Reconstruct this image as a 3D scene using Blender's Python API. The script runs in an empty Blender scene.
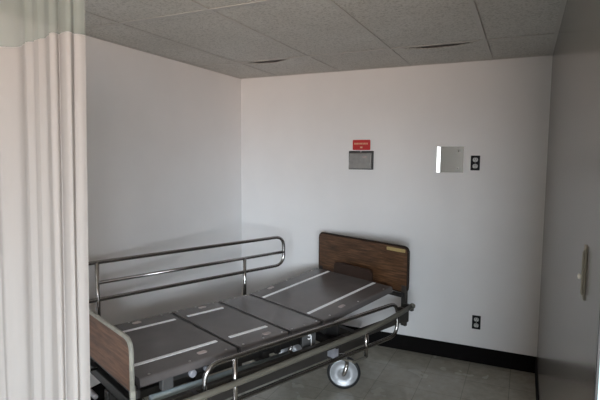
import bpy, bmesh, math, random
from mathutils import Vector, Matrix
random.seed(7)
S = bpy.context.scene
COL = S.collection
PI = math.pi

# ------------------------------------------------------------------ mesh helpers
class MB:
    def __init__(self): self.bm = bmesh.new()
    def box(self, x0, x1, y0, y1, z0, z1, bev=0, seg=2, M=None):
        t = bmesh.new()
        bmesh.ops.create_cube(t, size=1)
        for v in t.verts:
            v.co = Vector(((x0+x1)/2+v.co.x*(x1-x0), (y0+y1)/2+v.co.y*(y1-y0), (z0+z1)/2+v.co.z*(z1-z0)))
        if bev: bmesh.ops.bevel(t, geom=t.edges[:], offset=bev, segments=seg, profile=.5, affect='EDGES')
        self.add(t, M); return self
    def prism(self, pts, axis, lo, hi, bev=0, M=None):
        """extrude a 2D outline: axis 'x' -> pts are (y,z); 'y' -> (x,z); 'z' -> (x,y)"""
        t = bmesh.new()
        def P(p, h):
            return {'x': (h, p[0], p[1]), 'y': (p[0], h, p[1]), 'z': (p[0], p[1], h)}[axis]
        vs = [t.verts.new(P(p, lo)) for p in pts]
        f = t.faces.new(vs)
        r = bmesh.ops.extrude_face_region(t, geom=[f])
        d = Vector(P((0, 0), hi))-Vector(P((0, 0), lo))
        bmesh.ops.translate(t, verts=[e for e in r['geom'] if isinstance(e, bmesh.types.BMVert)], vec=d)
        bmesh.ops.recalc_face_normals(t, faces=t.faces[:])
        if bev:
            es = [e for e in t.edges if len(e.link_faces) == 2 and e.calc_face_angle(0) > .9]
            bmesh.ops.bevel(t, geom=es, offset=bev, segments=2, profile=.5, affect='EDGES')
        self.add(t, M); return self
    def tube(self, pts, r, n=12, closed=False, caps=True):
        pts = [Vector(p) for p in pts]; N = len(pts); bm = self.bm
        rings = []; up = None
        for i, p in enumerate(pts):
            a = pts[i-1] if (i > 0 or closed) else p
            b = pts[(i+1) % N] if (i < N-1 or closed) else p
            d = (b-a).normalized()
            if up is None:
                up = Vector((0, 0, 1)) if abs(d.z) < .9 else Vector((1, 0, 0))
            s = d.cross(up).normalized(); up = s.cross(d).normalized()
            rings.append([bm.verts.new(p+(s*math.cos(2*PI*k/n)+up*math.sin(2*PI*k/n))*r) for k in range(n)])
        for i in range(N if closed else N-1):
            A, B = rings[i], rings[(i+1) % N]
            for k in range(n):
                bm.faces.new((A[k], A[(k+1) % n], B[(k+1) % n], B[k])).smooth = True
        if caps and not closed:
            bm.faces.new(rings[0]); bm.faces.new(rings[-1][::-1])
        return self
    def lathe(self, prof, M, n=32):
        """prof: list of (radius, height along local z), M places it"""
        bm = self.bm; rings = []
        for rr, h in prof:
            if rr < 1e-6: rings.append([bm.verts.new(M @ Vector((0, 0, h)))])
            else: rings.append([bm.verts.new(M @ Vector((rr*math.cos(2*PI*k/n), rr*math.sin(2*PI*k/n), h))) for k in range(n)])
        for A, B in zip(rings, rings[1:]):
            for k in range(n):
                l = (k+1) % n
                if len(A) == 1 and len(B) == 1: continue
                if len(A) == 1: f = bm.faces.new((A[0], B[k], B[l]))
                elif len(B) == 1: f = bm.faces.new((A[k], A[l], B[0]))
                else: f = bm.faces.new((A[k], A[l], B[l], B[k]))
                f.smooth = True
        return self
    def cyl(self, p, q, r, n=20):
        p = Vector(p); q = Vector(q); d = q-p
        M = Matrix.Translation(p) @ d.to_track_quat('Z', 'Y').to_matrix().to_4x4()
        L = d.length; c = min(.15*r, .2*L)
        return self.lathe([(0, 0), (r-c, 0), (r, c), (r, L-c), (r-c, L), (0, L)], M, n)
    def add(self, t, M=None):
        if M is not None: bmesh.ops.transform(t, matrix=M, verts=t.verts[:])
        me = bpy.data.meshes.new('tmp'); t.to_mesh(me); t.free()
        self.bm.from_mesh(me); bpy.data.meshes.remove(me)
    def build(self, name, mat, parent=None, label=None, smooth=None):
        bmesh.ops.recalc_face_normals(self.bm, faces=self.bm.faces[:])
        me = bpy.data.meshes.new(name); self.bm.to_mesh(me); self.bm.free()
        if smooth:
            for p in me.polygons: p.use_smooth = True
        o = bpy.data.objects.new(name, me); COL.objects.link(o)
        for m in (mat if isinstance(mat, (list, tuple)) else [mat]): me.materials.append(m)
        if parent: o.parent = parent
        if label: o['label'] = label
        return o

def bend(pts, r, n=6, closed=False):
    """round the corners of a polyline"""
    pts = [Vector(p) for p in pts]; out = []; N = len(pts)
    for i, p in enumerate(pts):
        if not closed and i in (0, N-1): out.append(p); continue
        a = (pts[i-1]-p); b = (pts[(i+1) % N]-p)
        k = min(r, a.length*.49, b.length*.49)
        A = p+a.normalized()*k; B = p+b.normalized()*k
        for j in range(n+1):
            t = j/n; out.append(A*(1-t)**2+p*2*t*(1-t)+B*t*t)
    return out

def rrect(x0, x1, y0, y1, r, n=6, corners=(1, 1, 1, 1)):
    """rounded rectangle outline, corners: lower-left, lower-right, upper-right, upper-left"""
    out = []
    cs = [((x0, y0), (x0+r, y0+r), PI), ((x1, y0), (x1-r, y0+r), 1.5*PI), ((x1, y1), (x1-r, y1-r), 0), ((x0, y1), (x0+r, y1-r), .5*PI)]
    for on, (c, m, a) in zip(corners, cs):
        if not on: out.append(c); continue
        for k in range(n+1):
            t = a+k/n*PI/2; out.append((m[0]+r*math.cos(t), m[1]+r*math.sin(t)))
    return out

def empty(name, loc, rz=0):
    o = bpy.data.objects.new(name, None); COL.objects.link(o)
    o.location = loc; o.rotation_euler = (0, 0, rz); o.empty_display_size = .1
    return o
def tag(o, label, cat, group=None):
    o['label'] = label; o['category'] = cat
    if group: o['group'] = group
    return o
def struct(o): o['kind'] = 'structure'; return o

# ------------------------------------------------------------------ materials
def mat(name, col, rough=.5, metal=0, spec=.5):
    m = bpy.data.materials.new(name); m.use_nodes = True
    b = m.node_tree.nodes['Principled BSDF']
    b.inputs['Base Color'].default_value = (*col, 1); b.inputs['Roughness'].default_value = rough
    b.inputs['Metallic'].default_value = metal; b.inputs['Specular IOR Level'].default_value = spec
    return m
def nodes(m): return m.node_tree.nodes, m.node_tree.links, m.node_tree.nodes['Principled BSDF']
def tex_noise(m, scale, detail=3, rough=.55, vec_scale=None, coord='Object', rot=None):
    N, L, b = nodes(m)
    tc = N.new('ShaderNodeTexCoord'); mp = N.new('ShaderNodeMapping')
    L.new(tc.outputs[coord], mp.inputs['Vector'])
    if vec_scale: mp.inputs['Scale'].default_value = vec_scale
    if rot: mp.inputs['Rotation'].default_value = rot
    n = N.new('ShaderNodeTexNoise'); n.inputs['Scale'].default_value = scale
    n.inputs['Detail'].default_value = detail; n.inputs['Roughness'].default_value = rough
    L.new(mp.outputs[0], n.inputs['Vector']); return n
def ramp(m, src, stops, out='Base Color'):
    N, L, b = nodes(m)
    r = N.new('ShaderNodeValToRGB'); L.new(src, r.inputs[0])
    els = r.color_ramp.elements
    while len(els) < len(stops): els.new(.5)
    for e, (p, c) in zip(els, stops): e.position = p; e.color = (*c, 1) if len(c) == 3 else c
    if out: L.new(r.outputs[0], b.inputs[out])
    return r
def bump(m, src, strength, dist):
    N, L, b = nodes(m)
    u = N.new('ShaderNodeBump'); u.inputs['Strength'].default_value = strength; u.inputs['Distance'].default_value = dist
    L.new(src, u.inputs['Height']); L.new(u.outputs[0], b.inputs['Normal']); return u
def mottled(name, c, dv, scale, rough, **k):
    m = mat(name, c, rough, **k); n = tex_noise(m, scale, 4)
    lo = tuple(x*(1-dv) for x in c); hi = tuple(min(1, x*(1+dv)) for x in c)
    ramp(m, n.outputs[0], [(.3, lo), (.7, hi)]); return m

WALL = mottled('wall_paint', (.78, .765, .765), .025, 2.2, .45)
nn = tex_noise(WALL, 260, 2); bump(WALL, nn.outputs[0], .05, .002)
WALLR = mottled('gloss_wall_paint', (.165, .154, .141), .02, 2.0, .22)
BASE = mat('black_vinyl_baseboard', (.007, .006, .006), .7, spec=.05)
TILE = mat('ceiling_tile', (.5, .5, .47), .95, spec=.1)
n1 = tex_noise(TILE, 90, 4, .7); n2 = tex_noise(TILE, 1.3, 3)
N, L, b = nodes(TILE)
r1 = ramp(TILE, n1.outputs[0], [(.36, (.45, .444, .425)), (.52, (.68, .672, .645))], None)
r2 = ramp(TILE, n2.outputs[0], [(.3, (.86, .85, .83)), (.7, (1, 1, 1))], None)
mx = N.new('ShaderNodeMix'); mx.data_type = 'RGBA'; mx.blend_type = 'MULTIPLY'; mx.inputs[0].default_value = 1
L.new(r1.outputs[0], mx.inputs[6]); L.new(r2.outputs[0], mx.inputs[7]); L.new(mx.outputs[2], b.inputs['Base Color'])
bump(TILE, n1.outputs[0], .5, .004)
GRID = mat('ceiling_grid_paint', (.52, .505, .48), .5)
PLEN = mat('plenum_dark', (.06, .04, .035), .9)

FLOOR = mat('vinyl_floor', (.16, .155, .14), .25)
N, L, b = nodes(FLOOR)
tc = N.new('ShaderNodeTexCoord'); mp = N.new('ShaderNodeMapping'); L.new(tc.outputs['Object'], mp.inputs[0])
TM = .2955
mp.inputs['Location'].default_value = (-(1.858 % TM), .055, 0)
br = N.new('ShaderNodeTexBrick'); br.offset = 0; br.squash = 1
br.inputs['Color1'].default_value = (.35, .328, .275, 1); br.inputs['Color2'].default_value = (.385, .362, .307, 1)
br.inputs['Mortar'].default_value = (.22, .208, .18, 1); br.inputs['Scale'].default_value = 1
br.inputs['Mortar Size'].default_value = .0022; br.inputs['Mortar Smooth'].default_value = .2
br.inputs['Brick Width'].default_value = TM; br.inputs['Row Height'].default_value = TM
L.new(mp.outputs[0], br.inputs['Vector'])
fn = tex_noise(FLOOR, 14, 5, .65); fr = ramp(FLOOR, fn.outputs[0], [(.3, (.82, .82, .82)), (.7, (1.12, 1.12, 1.12))], None)
mx = N.new('ShaderNodeMix'); mx.data_type = 'RGBA'; mx.blend_type = 'MULTIPLY'; mx.inputs[0].default_value = 1
L.new(br.outputs['Color'], mx.inputs[6]); L.new(fr.outputs[0], mx.inputs[7]); L.new(mx.outputs[2], b.inputs['Base Color'])
fw = tex_noise(FLOOR, 3, 3); ramp(FLOOR, fw.outputs[0], [(.3, (.16, .16, .16)), (.7, (.3, .3, .3))], 'Roughness')
bump(FLOOR, br.outputs['Fac'], -.15, .001)

def wood(name, dark, mid, light, rough=.32):
    m = mat(name, mid, rough)
    N, L, b = nodes(m)
    n = tex_noise(m, 5, 6, .65, (1.1, 6, 15)); n2 = tex_noise(m, 30, 4, .6, (.5, 4, 9))
    ad = N.new('ShaderNodeMath'); ad.operation = 'MULTIPLY_ADD'; ad.inputs[1].default_value = .35
    L.new(n2.outputs[0], ad.inputs[0]); L.new(n.outputs[0], ad.inputs[2])
    ramp(m, ad.outputs[0], [(.5, dark), (.68, mid), (.86, light)])
    bump(m, n2.outputs[0], .04, .001); return m
HWOOD = wood('headboard_laminate', (.022, .010, .005), (.085, .040, .019), (.16, .082, .040))
FWOOD = wood('footboard_laminate', (.075, .034, .016), (.15, .068, .034), (.23, .115, .062), .5)
HEDGE = mat('dark_edging', (.016, .009, .006), .6, spec=.25)
FEDGE = mottled('pale_edging', (.36, .355, .31), .2, 30, .5)
BROWN = mat('dark_brown_plastic', (.028, .013, .008), .45)
BRASS = mottled('brass_label', (.42, .32, .14), .12, 40, .5, metal=.2)
DECK = mottled('deck_paint', (.108, .096, .094), .10, 7, .24)
DECKGAP = mat('dark_hinge', (.012, .011, .011), .5)
STRIP = mottled('white_strip', (.88, .87, .88), .05, 30, .45)
PAD = mottled('grey_sticker', (.42, .35, .34), .12, 60, .5)
RIVET = mat('rivet_steel', (.45, .44, .43), .3, 1)
CHROME = mat('worn_chrome', (.46, .44, .43), .16, 1)
STEEL = mat('dark_steel_tube', (.40, .39, .385), .25, 1)
OLIVE = mottled('olive_frame_paint', (.115, .106, .086), .1, 12, .35)
PLATEM = mottled('dark_grey_plate', (.075, .073, .072), .1, 20, .5)
WEB = mottled('brown_black_paint', (.034, .030, .027), .12, 12, .4)
BLACKM = mottled('black_frame_paint', (.016, .015, .015), .15, 12, .45)
ACT = mottled('blue_grey_tube', (.33, .39, .42), .06, 20, .25, metal=.2)
LILAC = mottled('grey_leg_paint', (.27, .27, .30), .1, 12, .4)
RUBBER = mat('black_rubber', (.012, .012, .013), .5)
ALU = mottled('cast_wheel', (.40, .41, .43), .1, 20, .38, metal=.4)
SATIN = mat('satin_steel', (.34, .35, .345), .19, 1)
SATIND = mottled('dull_steel', (.36, .36, .355), .1, 25, .38, metal=.7)
RED = mat('red_plastic', (.50, .016, .016), .4)
CREAM = mat('cream_lettering', (.72, .45, .28), .6)
BLKP = mat('black_plate', (.008, .008, .010), .5, spec=.2)
IVORY = mat('ivory_socket', (.55, .54, .53), .4)
SLOT = mat('socket_slot', (.02, .02, .02), .6)
PULL = mat('beige_pull', (.185, .17, .135), .5)
WHITEK = mat('white_knob', (.8, .79, .74), .3)
TEAL = mottled('pale_teal_paint', (.50, .68, .70), .04, 5, .4)
DARKT = mat('dark_trim', (.03, .03, .03), .5)
TRACK = mat('track_aluminium', (.6, .6, .6), .35, .8)
WFRAME = mat('window_frame_paint', (.5, .5, .5), .4)

def curtain_mat(name, col, trans, alpha=1.0, weave=0):
    m = bpy.data.materials.new(name); m.use_nodes = True
    N = m.node_tree.nodes; L = m.node_tree.links
    b = N['Principled BSDF']; b.inputs['Base Color'].default_value = (*col, 1); b.inputs['Roughness'].default_value = .85
    b.inputs['Specular IOR Level'].default_value = .15
    tl = N.new('ShaderNodeBsdfTranslucent'); tl.inputs[0].default_value = (*col, 1)
    ms = N.new('ShaderNodeMixShader'); ms.inputs[0].default_value = trans
    L.new(b.outputs[0], ms.inputs[1]); L.new(tl.outputs[0], ms.inputs[2])
    last = ms
    if alpha < 1:
        tr = N.new('ShaderNodeBsdfTransparent')
        m2 = N.new('ShaderNodeMixShader'); m2.inputs[0].default_value = alpha
        L.new(tr.outputs[0], m2.inputs[1]); L.new(ms.outputs[0], m2.inputs[2]); last = m2
    L.new(last.outputs[0], N['Material Output'].inputs['Surface'])
    if weave:
        tc = N.new('ShaderNodeTexCoord'); n = N.new('ShaderNodeTexNoise'); n.inputs['Scale'].default_value = weave
        L.new(tc.outputs['Object'], n.inputs['Vector'])
        u = N.new('ShaderNodeBump'); u.inputs['Strength'].default_value = .08; u.inputs['Distance'].default_value = .002
        L.new(n.outputs[0], u.inputs['Height']); L.new(u.outputs[0], b.inputs['Normal'])
    return m
FABRIC = curtain_mat('cream_curtain_fabric', (.50, .465, .443), .34, 1, 400)
MESHF = curtain_mat('grey_mesh_fabric', (.40, .43, .385), .3, .55)

# ------------------------------------------------------------------ room
W, H = 2.626, 2.370         # alcove width, ceiling height
YR = -6.6                   # rear wall with the windows
XE = 6.6                    # far side of the room behind the partition
YP = -2.87                  # partition end
HB = .131
struct(MB().box(-.15, XE+.15, YR-.15, .15, -.12, 0).build('floor', FLOOR))
struct(MB().box(-.15, 0, YR-.15, .15, 0, H+.25).build('wall_left', WALL))
struct(MB().box(0, XE, 0, .15, 0, H+.25).build('wall_back', WALL))
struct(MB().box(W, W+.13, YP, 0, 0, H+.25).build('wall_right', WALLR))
struct(MB().box(XE, XE+.15, YR-.15, .15, 0, H+.25).build('wall_east', WALL))
# rear wall with two window openings
WZ0, WZ1 = .86, 2.12
wins = [(2.60, 4.30), (4.50, 6.20)]
rw = MB()
rw.box(0, XE, YR-.15, YR, 0, WZ0); rw.box(0, XE, YR-.15, YR, WZ1, H+.25)
rw.box(0, wins[0][0], YR-.15, YR, WZ0, WZ1); rw.box(wins[0][1], wins[1][0], YR-.15, YR, WZ0, WZ1); rw.box(wins[1][1], XE, YR-.15, YR, WZ0, WZ1)
struct(rw.build('wall_rear', WALL))
for i, (a, c) in enumerate(wins):
    f = MB(); t = .05
    f.box(a, c, YR-.11, YR-.05, WZ0, WZ0+t); f.box(a, c, YR-.11, YR-.05, WZ1-t, WZ1)
    for x in (a, (a+c)/2-t/2, c-t): f.box(x, x+t, YR-.11, YR-.05, WZ0+t, WZ1-t)
    struct(f.build('window_%d' % (i+1), WFRAME))

# baseboards
struct(MB().box(0, W, -.008, 0, 0, HB, .003).build('baseboard_back', BASE))
struct(MB().box(W-.008, W, YP, -.008, 0, HB, .003).build('baseboard_right', BASE))
struct(MB().box(0, .008, YR, -.008, 0, HB, .003).build('baseboard_left', BASE))
# end of the partition: dark gap strip and pale painted end cap
struct(MB().box(W, W+.004, YP-.012, YP, 0, H).build('trim_1', DARKT))
struct(MB().box(W+.004, W+.13, YP-.012, YP, 0, H, .002).build('trim_2', TEAL))

# suspended ceiling: tiles in a T-bar grid
GX, GY, M2 = .389, -.66, .61
xs = [0, GX, GX+M2, GX+2*M2, GX+3*M2, W]
xs2 = [W+.13+k*M2 for k in range(7)]+[XE]
ys = [0, GY, GY-1.22, GY-2.44, GY-3.66, GY-4.88, YR]
cl = MB(); TH = .005
def tile(x0, x1, y0, y1, notch=None, z=H+.002):
    """y0 is the rear edge (larger y), y1 the front edge"""
    n = 16; bm = bmesh.new()
    front = []
    for k in range(n+1):
        t = k/n; x = x0+(x1-x0)*t; yy = y1
        if notch:
            c, w, d = notch; s = (t-c)/w
            if abs(s) < 1: yy += d*(1-s*s)
        front.append((x, yy))
    out = front+[(x1, y0), (x0, y0)]
    cl.prism(out, 'z', z, z+TH)
for j in range(len(ys)-1):
    row = list(zip(xs, xs[1:])) if ys[j] > YP+.2 else list(zip(xs[:-1]+[W], xs[1:]))
    for k, (a, c) in enumerate(row):
        notch = None
        if j == 0 and k == 3: notch = (.52, .47, .12)
        if j == 0 and k == 1: notch = (.36, .40, .13)
        tile(a+.003, c-.003, ys[j]-.003, ys[j+1]+.003, notch)
    for a, c in zip(xs2, xs2[1:]): tile(a+.003, c-.003, ys[j]-.003, ys[j+1]+.003)
    if ys[j] < YP+.2: tile(W+.003, W+.127, ys[j]-.003, max(ys[j+1]+.003, YR))
ce = struct(cl.build('ceiling', TILE))
struct(MB().box(-.15, XE+.15, YR-.15, .15, H+.14, H+.25).build('trim_3', PLEN))
g = MB(); fw_, ft = .024, .0035
for x in xs[1:-1]+xs2[1:-1]:
    g.box(x-fw_/2, x+fw_/2, YR, 0, H-ft, H-.0005); g.box(x-.001, x+.001, YR, 0, H, H+.035)
for y in ys[1:-1]:
    for a, c in ((0, W), (W+.13, XE)):
        g.box(a, c, y-fw_/2, y+fw_/2, H-ft-.0004, H-.0009); g.box(a, c, y-.001, y+.001, H, H+.035)
struct(g.build('trim_4', GRID))
e = MB()      # wall angle round the alcove
e.box(0, W, -.022, 0, H-ft, H-.0005); e.box(0, .022, YR, -.022, H-ft, H-.0005); e.box(W-.022, W, YP, -.022, H-ft, H-.0005)
struct(e.build('trim_5', GRID))

# ------------------------------------------------------------------ hospital bed
# bed-local frame: x = towards the near side, y = towards the head, so a point at (a along from headboard, b across) is (b, -a)
TH_ = .3916
bed = tag(empty('hospital_bed', (1.3236, -.3646, 0), -TH_),
          'empty hospital bed without mattress, dark grey deck, steel side rails and brown wood-grain end boards', 'bed')
ZD = .611; WD = .394
# headboard panel with dark edging
hb = MB(); hb.prism(rrect(-.452, .452, .652, .980, .035, corners=(1, 1, 1, 1)), 'y', .002, .024)
hbo = hb.build('headboard', HWOOD, bed, 'dark brown wood-grain headboard')
ed = MB(); oo = rrect(-.452, .452, .652, .980, .035)
ed.tube([(x, .013, z) for x, z in oo], .0118, 8, closed=True)
ed.build('edging', HEDGE, hbo, 'black edging')
MB().prism(rrect(.268, .434, .942, .966, .004, 3), 'y', -.0005, .004).build('label_plate', BRASS, hbo, 'yellowish blank plate at the top corner')
# mattress retainer at the head end
rt = MB()
rt.prism(rrect(-.195, .195, .66, .784, .035, 5, (0, 0, 1, 1)), 'y', -.086, -.064, .004)
rt.build('mattress_retainer', BROWN, bed, 'dark brown retainer plate')
# headboard brackets
for s in (-1, 1):
    k = MB(); k.box(s*.43-.022, s*.43+.022, -.002, .022, .40, .70, .004)
    k.box(s*.43-.030, s*.43+.030, -.03, .03, .43, .53, .004); k.box(s*.475-.04, s*.475+.04, -.015, .012, .53, .572, .003)
    k.build('headboard_bracket', WEB, bed)
# footboard
fb = MB(); fb.prism(rrect(-.449, .449, .600, .822, .055, corners=(0, 0, 1, 1)), 'y', -2.052, -2.030)
fbo = fb.build('footboard', FWOOD, bed, 'medium brown wood-grain footboard')
oo = bend([(-.452, -2.041, .598), (-.452, -2.041, .826), (.452, -2.041, .826), (.452, -2.041, .598)], .06)
MB().tube(oo, .0112, 8).build('edging', FEDGE, fbo, 'pale grey-green edging')
for s in (-1, 1):
    k = MB(); k.box(s*.448-.010, s*.448+.010, -2.050, -2.028, .40, .62, .004)
    k.build('footboard_post', FEDGE, bed)

# deck sections
def deck_section(a0, a1, tilt=0, z=ZD, strips=True, pads=()):
    """a0 head-side, a1 foot-side edge; tilt raises the head-side edge about the foot-side one"""
    M = Matrix.Translation((0, -a1, z)) @ Matrix.Rotation(tilt, 4, 'X')
    Ln = a1-a0; g_ = .013
    m = MB()
    prof = rrect(-WD, WD, -.040, 0, .012, 4, (0, 0, 1, 1))
    m.prism(prof, 'y', g_, Ln-g_, M=M)
    d = m.build('deck_section', DECK, bed)
    def sub(name, x0, x1, y0, y1, matl, h=.0022, r=.004, label=None):
        q = MB(); q.prism(rrect(x0, x1, y0, y1, r, 3), 'z', .0002, h, M=M); q.build(name, matl, d, label)
    if strips:
        for s in (-1, 1):
            sub('white_strip', s*.237-.013, s*.237+.013, Ln*strips[0], Ln*strips[1], STRIP, label='white strip')
    for (px, t) in pads:
        sub('sticker', px-.016, px+.016, Ln*t-.027, Ln*t+.027, PAD, .002, .012, 'pale grey rounded sticker')
    for s in (-1, 1):
        for t in (.12, .5, .88):
            q = MB(); q.lathe([(0, .003), (.005, .0025), (.007, 0)], M @ Matrix.Translation((s*.372, Ln*t, .0003)), 10)
            q.build('rivet', RIVET, d)
    return d
deck_section(1.432, 1.994, 0, pads=((.318, .68), (-.335, .56)), strips=(.07, .93))
deck_section(1.0699, 1.432, 0, pads=((.330, .66), (-.335, .58)), strips=(.12, .86))
deck_section(.800, 1.0699, 0, strips=False)
deck_section(.800-.7289, .800, .1254, pads=((.335, .33), (-.345, .25)), strips=(.03, .97))
for a in (1.432, 1.0699, .800):
    MB().cyl((-WD+.01, -a, ZD-.012), (WD-.01, -a, ZD-.012), .010, 10).build('hinge', DECKGAP, bed)

# side frame beams with a tubular bumper rail outside
for s in (-1, 1):
    m = MB()
    m.prism([(s*.440, .448), (s*.470, .448), (s*.470, .505), (s*.440, .505)], 'y', -2.00, -.04, .002)
    m.build('side_beam', WEB, bed)
    sb = MB(); pr = [(s*.53, -1.98, .499), (s*.53, -1.52, .499), (s*.53, -1.113, .508), (s*.53, -.6, .517), (s*.53, -.346, .535), (s*.53, -.02, .580)]
    sb.tube(bend(pr, .12), .0165, 14)
    sb.lathe([(0, .0), (.019, .0), (.021, .006), (.021, .022), (.014, .030), (0, .031)], Matrix.Translation((s*.53, -.05, .5765)) @ Matrix.Rotation(-PI/2+.13, 4, 'X'), 16)
    bo = sb.build('bumper_rail', OLIVE, bed, 'olive-grey tube along the side')
    for a, z in ((.70, .515), (1.75, .499), (.10, .566)):
        b0, b1 = sorted((s*.465, s*.528)); MB().box(b0, b1, -a-.012, -a+.012, z-.012, z+.006, .002).build('mount', WEB, bo)
# lower base frame on the casters, uprights, and the upper cross members
m = MB()
for s in (-1, 1):
    m.box(s*.1925-.0225, s*.1925+.0225, -1.93, -.12, .238, .318, .006)
for a in (.16, .95, 1.89):
    m.box(-.19, .19, -a-.025, -a+.025, .250, .305, .004)
for s in (-1, 1):
    for a in (.74, 1.30, 1.82):
        m.box(s*.1925-.018, s*.1925+.018, -a-.02, -a+.02, .31, .43, .003)
m.build('base_frame', WEB, bed)
m = MB()
for a in (.70, 1.97):
    m.box(-.448, .448, -a-.025, -a+.025, .425, .475, .004)
for a in (1.15, 1.60):
    m.box(-.27, .27, -a-.025, -a+.025, .425, .475, .004)
for s in (-1, 1): m.box(s*.22-.015, s*.22+.015, -1.96, -.66, .43, .47, .003)
m.build('upper_frame', BLACKM, bed)
MB().box(-.44, .44, -.028, -.004, .615, .645, .004).build('cross_bar', BLACKM, bed)
MB().box(-.44, .44, -2.018, -1.998, .545, .585, .004).build('cross_bar', BLACKM, bed)
# deck supports standing on the cross members
for a in (.835, 1.04, 1.15, 1.60, 1.95):
    for s in (-1, 1):
        MB().box(s*.24-.012, s*.24+.012, -a-.02, -a+.02, .425, .575, .003).build('deck_support', BLACKM, bed)
MB().box(-.40, .40, -.66-.012, -.66+.012, .47, .560, .003).build('pivot_bar', BLACKM, bed)
m = MB(); m.prism([(-.84, .575), (-.66, .60), (-.745, .500)], 'x', .352, .362, .002)
m.build('gusset_plate', BLACKM, bed)
# grey plate with chrome hook
m = MB(); m.box(.392, .400, -.975, -.865, .44, .568, .002); pl = m.build('bracket_plate', PLATEM, bed)
m = MB(); c = []
for k in range(15):
    t = .25*PI+k/14*1.55*PI
    c.append((.407, -.925-.014*math.cos(t), .545+.014*math.sin(t)))
m.tube([(.407, -.909, .475)]+[(.407, -.909, .545)]+c, .003, 8)
m.build('hook', STRIP, pl, 'white hook')
# push tube of the actuator, with a capped end
m = MB(); m.cyl((.36, -1.92, .480), (.36, -1.045, .455), .019, 18); ac = m.build('actuator_tube', ACT, bed, 'blue-grey actuator tube')
MB().cyl((.36, -1.055, .455), (.36, -1.025, .455), .022, 8).build('end_nut', PLATEM, ac)
m = MB(); m.box(-.12, .12, -1.85, -1.55, .38, .50, .015); m.build('motor_box', BLACKM, bed)
# small hardware under the foot section (seen below the deck edge)
m = MB()
m.box(.33, .37, -1.86, -1.80, .50, .572, .006); pv = m.build('pivot_bracket', PLATEM, bed)
MB().box(.335, .36, -1.80, -1.58, .53, .56, .004).build('pivot_arm', BLACKM, pv)
MB().cyl((.36, -1.70, .545), (.385, -1.70, .545), .020, 14).build('bolt', LILAC, pv)
MB().cyl((.36, -1.62, .545), (.39, -1.62, .545), .013, 12).build('bolt', LILAC, pv)
# crank at the foot end
m = MB(); m.tube(bend([(-.10, -2.0, .50), (-.10, -2.12, .50), (-.10, -2.12, .50), (.16, -2.12, .505)], .015), .007, 10)
ck = m.build('crank', CHROME, bed, 'chrome crank under the footboard')
MB().cyl((.10, -2.12, .505), (.22, -2.12, .506), .012, 12).build('crank_grip', LILAC, ck)

# guard rails: near one lowered, far one raised
def rail(b, zt, zm, zb, ah, af, posts, pmat, mid, zlow):
    r = .0128
    path = bend([(b, -ah, zt), (b, -af, zt), (b, -af, zb), (b, -ah, zb)], .09, 8, closed=True)
    m = MB(); m.tube(path, r, 12, closed=True); ro = m.build('guard_rail', pmat, bed)
    if mid:
        MB().tube([(b, -ah, zm), (b, -posts[-1][0], zm)], r*.95, 12).build('middle_bar', pmat, ro)
    for a, p0, p1 in posts:
        MB().tube([(b, -a, p0), (b, -a, p1)], r*1.05, 12).build('rail_post', CHROME, ro)
    return ro
far = rail(-.505, .982, .855, .750, .356, 2.20, [(.748, .46, .857), (1.847, .46, .985)], STEEL, True, .46)
far['label'] = 'raised dark steel guard rail on the wall side'
near = rail(.490, .617, .50, .386, .152, 1.702, [(.489, .322, .49), (1.523, .28, .617)], STEEL, False, .3)
near['label'] = 'lowered guard rail on the open side'
for a, s in ((.748, -1), (1.847, -1), (.489, 1), (1.523, 1)):
    b0, b1 = sorted((s*.468, s*.4785))
    MB().box(b0, b1, -a-.018, -a+.018, .45, .49, .002).build('rail_clamp', WEB, far if s < 0 else near)
m = MB(); m.box(.482, .498, -.62, -.480, .313, .330, .004); m.build('release_lever', OLIVE, near, 'olive release lever')

# casters
def caster(a, b, ang, stem_a, stem_b, R=.118):
    """ang: heading of the wheel plane in bed-local xy"""
    lx, ly = stem_b, -stem_a
    lg = MB(); lg.box(lx-.028, lx+.028, ly-.028, ly+.028, .262, .43, .004)
    lg.build('leg', LILAC, bed)
    u = Vector((math.cos(ang), math.sin(ang), 0)); ax = Vector((-u.y, u.x, 0))
    c = Vector((b, -a, R))
    fk = MB()
    # swivel housing
    fk.cyl((lx, ly, .240), (lx, ly, .266), .034, 20)
    top = Vector((lx, ly, .250))
    for s in (-1, 1):
        o = ax*(s*.030)
        # curved fork blade from the swivel to the axle
        P0 = top+o; P3 = c+o
        dirv = (c-Vector((lx, ly, R)))
        pts = []
        for k in range(9):
            t = k/8
            q = P0*(1-t)**2+(P0+Vector((dirv.x, dirv.y, 0))*1.9+Vector((0, 0, .0)))*2*t*(1-t)+P3*t*t
            pts.append(q)
        fk.tube(pts, .0155, 10)
    fk.cyl(top-ax*.036, top+ax*.036, .014, 12)
    fk.cyl(c-ax*.040, c+ax*.040, .013, 14)
    f = fk.build('caster', CHROME, bed)
    Mw = Matrix.Translation(c) @ ax.to_track_quat('Z', 'Y').to_matrix().to_4x4()
    tr = MB(); prof = [(R-.020, -.016), (R-.008, -.017), (R-.002, -.011), (R, 0), (R-.002, .011), (R-.008, .017), (R-.020, .016), (R-.020, -.016)]
    tr.lathe(prof, Mw, 48); tr.build('tyre', RUBBER, f, 'black rubber tyre')
    hub = MB(); prof = [(0, -.019), (.026, -.019), (.030, -.012), (.045, -.008), (R-.036, -.007), (R-.030, -.014), (R-.019, -.015), (R-.019, .015), (R-.030, .014), (R-.036, .007), (.045, .008), (.030, .012), (.026, .019), (0, .019)]
    hub.lathe(prof, Mw, 48); hub.build('wheel_disc', ALU, f, 'pale metal wheel disc')
    # brake pedal on the fork
    bp = MB(); q = Vector((lx, ly, .262))
    bp.tube([q, q+Vector((.10, .03, -.004)), q+Vector((.16, .055, -.004))], .008, 10)
    po = bp.build('brake_pedal', OLIVE, f)
    return f, u, ax
caster(.440, .252, .742, .545, .245)
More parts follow.
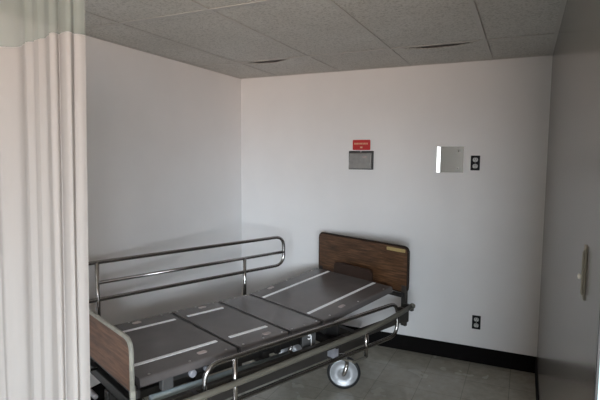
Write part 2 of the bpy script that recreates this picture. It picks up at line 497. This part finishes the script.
caster(.47, -.28, .6, .545, -.245)
caster(1.70, .262, .3, 1.62, .245)
caster(1.70, -.28, -.4, 1.62, -.245)

# ------------------------------------------------------------------ privacy curtain
cur = tag(empty('privacy_curtain', (.98, -2.92, 0)), 'cream pleated privacy curtain with a grey mesh top, hanging at the left', 'curtain')
ctrl = [(.600,-2.925),(.625,-2.950),(.660,-2.938),(.690,-2.952),(.722,-2.936),(.750,-2.955),(.779,-2.937),(.812,-2.948),(.844,-2.934),(.862,-2.906),(.880,-2.914),(.905,-2.922),(.922,-2.908),(.940,-2.896),(.962,-2.888),(.990,-2.894),(1.014,-2.907),(1.046,-2.915),(1.050,-2.926),(1.074,-2.915),(1.092,-2.926),(1.122,-2.930),(1.123,-2.938),(1.146,-2.931),(1.174,-2.944),(1.211,-2.960),(1.216,-2.968),(1.228,-2.964),(1.231,-2.956),(1.226,-2.944),(1.246,-2.952),(1.271,-2.956),(1.281,-2.949),(1.278,-2.940),(1.272,-2.930),(1.280,-2.926),(1.287,-2.918),(1.290,-2.905)]
def catmull(P, n=5):
    out = []; Q = [P[0]]+P+[P[-1]]
    for i in range(1, len(Q)-2):
        p0, p1, p2, p3 = [Vector(q) for q in Q[i-1:i+3]]
        for k in range(n):
            t = k/n
            out.append(.5*((2*p1)+(p2-p0)*t+(2*p0-5*p1+4*p2-p3)*t*t+(3*p1-p0-3*p2+p3)*t**3))
    out.append(Vector(P[-1])); return out
path = catmull(ctrl, 5)
def sheet(z0, z1, nz, name, matl, label=None, thick=0):
    m = MB(); bm = m.bm; rows = []
    cx = .98
    for j in range(nz+1):
        z = z0+(z1-z0)*j/nz; h = (z-.2)/2.1
        row = []
        for i, p in enumerate(path):
            t = i/len(path)
            wob = .006*math.sin(9*t+3.2*h)*(1-h)+.004*math.sin(37*t+5*h)*(1-h)
            dx = (.058*(h-.86)+.012)*min(1, t*2)
            row.append(bm.verts.new((p.x-cx+dx, p.y+2.92+wob, z)))
        rows.append(row)
    for A, B in zip(rows, rows[1:]):
        for k in range(len(A)-1):
            bm.faces.new((A[k], A[k+1], B[k+1], B[k])).smooth = True
    o = m.build(name, matl, cur, label)
    return o
sheet(.22, 1.978, 26, 'fabric_panel', FABRIC, 'cream pleated fabric')
sheet(1.979, H-.055, 8, 'mesh_panel', MESHF, 'grey-green see-through mesh')
for k in range(9):
    p = path[int((k+.5)/9*len(path))]
    q = MB(); q.tube(bend([(p.x-.98, p.y+2.92, H-.065), (p.x-.98, p.y+2.92+.006, H-.035), (p.x-.98, 0, H-.022)], .01), .002, 6)
    q.build('curtain_hook', TRACK, cur)
tag(MB().box(.02, 2.60, -2.934, -2.906, H-.024, H-.004, .003).build('curtain_track', TRACK), 'aluminium curtain track screwed to the ceiling above the privacy curtain', 'curtain track')

# ------------------------------------------------------------------ things on the back wall
def bwall_empty(name, x, z): return empty(name, (x, 0, z))
# red sign
sg = tag(bwall_empty('wall_sign', 1.210, 1.736), 'small red sign with a cream line, above the steel wall box', 'sign')
MB().prism(rrect(-.078, .078, -.043, .043, .008, 4), 'y', -.008, -.0005, .0015).build('sign_panel', RED, sg)
m = MB(); x = -.062                                  # the line too blurred to read: a row of short upright marks
for w_ in (.012, .009, .011, .010, .010, .012, .009, .011, .010, .010):
    m.box(x, x+w_*.78, -.0088, -.0078, .004, .018); x += w_+.0018
m.box(-.010, .010, -.0088, -.0078, -.028, -.014)
m.build('sign_marks', CREAM, sg, 'cream marks')
# steel wall box under it
wb = tag(bwall_empty('wall_box', 1.209, 1.606), 'dull steel box fixed to the wall just under the red sign', 'wall box')
m = MB(); m.box(-.110, .110, -.010, -.0005, -.079, .079, .002); m.build('back_plate', DARKT, wb)
m = MB(); m.prism([(-.004, -.074), (-.052, -.070), (-.030, .060), (-.004, .066)], 'x', -.098, .098, .004); fp = m.build('front_cover', SATIND, wb)
MB().box(.02, .062, -.0425, -.033, .020, .036, .001).build('cover_label', PAD, fp)
MB().cyl((0, -.012, .072), (0, -.018, .072), .006, 12).build('screw', RIVET, wb)
# blank steel plate
sp = tag(bwall_empty('wall_cover_plate', 1.943, 1.6165), 'square blank stainless cover plate left of the upper black outlet', 'cover plate')
m = MB(); w_, h_ = .1015, .1025
m.prism([(-w_, -.0005), (-w_, -.0074), (-.076, -.004), (w_, -.004), (w_, -.0005)], 'z', -h_, h_)
m.build('plate', SATIN, sp)
for z in (.068, -.068):
    MB().cyl((.062, -.003, z), (.062, -.007, z), .007, 12).build('screw', RIVET, sp)
# outlets
def outlet(x, z, w_, h_, label):
    o = tag(bwall_empty('wall_outlet', x, z), label, 'outlet', 'black outlets on the back wall')
    MB().prism(rrect(-w_/2, w_/2, -h_/2, h_/2, .004, 3), 'y', -.006, -.0005, .0015).build('outlet_plate', BLKP, o)
    for s in (-1, 1):
        zc = s*h_*.215
        r = MB().prism(rrect(-w_*.27, w_*.27, zc-h_*.135, zc+h_*.135, h_*.1, 5), 'y', -.009, -.005, .001).build('receptacle', IVORY, o, 'pale receptacle')
        q = MB()
        for dx in (-.007, .007): q.box(dx-.0018, dx+.0018, -.0094, -.0086, zc, zc+.011)
        q.cyl((0, -.0086, zc-.008), (0, -.0094, zc-.008), .003, 8)
        q.build('slots', SLOT, r)
    MB().cyl((0, -.0055, 0), (0, -.0075, 0), .003, 10).build('screw', RIVET, o)
outlet(2.132, 1.592, .068, .115, 'black duplex outlet high on the wall beside the square steel plate')
outlet(2.186, .331, .064, .110, 'black duplex outlet low on the wall just above the baseboard')

# pull handle on the right wall
ph = tag(empty('wall_pull_handle', (W, -2.62, 1.355)), 'beige pull handle with a white knob on the grey right wall', 'handle')
MB().box(-.004, -.0005, -.020, .020, -.065, .065, .0008).build('back_plate', PULL, ph)
m = MB(); m.tube(bend([(-.003, -.008, -.052), (-.0065, -.008, -.050), (-.0065, -.008, .050), (-.003, -.008, .055)], .006), .003, 10)
m.build('grip', PULL, ph)
m = MB(); m.lathe([(0, 0), (.005, 0), (.004, .003), (.007, .005), (.007, .008), (.004, .010), (0, .0105)], Matrix.Translation((-.001, .052, -.022)) @ Matrix.Rotation(-PI/2, 4, 'Y'), 16)
m.build('knob', WHITEK, ph, 'white knob')

# ------------------------------------------------------------------ daylight
w = bpy.data.worlds.new('daylight'); S.world = w; w.use_nodes = True
N = w.node_tree.nodes; L = w.node_tree.links; bg = N['Background']
tc = N.new('ShaderNodeTexCoord'); sx = N.new('ShaderNodeSeparateXYZ'); L.new(tc.outputs['Generated'], sx.inputs[0])
mr = N.new('ShaderNodeMapRange'); mr.inputs[1].default_value = -.25; mr.inputs[2].default_value = .25; L.new(sx.outputs['Z'], mr.inputs[0])
rp = N.new('ShaderNodeValToRGB'); L.new(mr.outputs[0], rp.inputs[0])
els = rp.color_ramp.elements
els[0].position = .3; els[0].color = (.50, .39, .32, 1)
els[1].position = .62; els[1].color = (.80, .91, 1.0, 1)
L.new(rp.outputs[0], bg.inputs['Color']); bg.inputs['Strength'].default_value = 14
for i, (a, c) in enumerate(wins):
    d = bpy.data.lights.new('window_portal', 'AREA'); d.shape = 'RECTANGLE'; d.size = c-a; d.size_y = WZ1-WZ0
    d.cycles.is_portal = True
    o = bpy.data.objects.new('window_portal', d); COL.objects.link(o)
    o.location = ((a+c)/2, YR-.13, (WZ0+WZ1)/2); o.rotation_euler = (PI/2, 0, 0)   # faces +y, into the room

# ------------------------------------------------------------------ camera
cd = bpy.data.cameras.new('camera'); cam = bpy.data.objects.new('camera', cd); COL.objects.link(cam)
cd.sensor_width = 36; cd.sensor_fit = 'HORIZONTAL'; cd.lens = 476.212/600*36; cd.clip_start = .02
pit, yaw, rol = .0890476, .4404890, .0062796
fw = Vector((-math.sin(yaw)*math.cos(pit), math.cos(yaw)*math.cos(pit), -math.sin(pit)))
rr = Vector((math.cos(yaw), math.sin(yaw), 0)); uu = rr.cross(fw)
R_ = rr*math.cos(rol)+uu*math.sin(rol); U_ = -rr*math.sin(rol)+uu*math.cos(rol)
Mx = Matrix((( R_.x, U_.x, -fw.x, 2.48372), (R_.y, U_.y, -fw.y, -3.93213), (R_.z, U_.z, -fw.z, 1.62609), (0, 0, 0, 1)))
cam.matrix_world = Mx
S.camera = cam
vs = S.view_settings; vs.view_transform = 'Standard'; vs.look = 'None'; vs.gamma = 1; vs.use_curve_mapping = False
vs.exposure = 1.75
S.cycles.max_bounces = 10; S.cycles.diffuse_bounces = 6; S.cycles.use_denoising = True
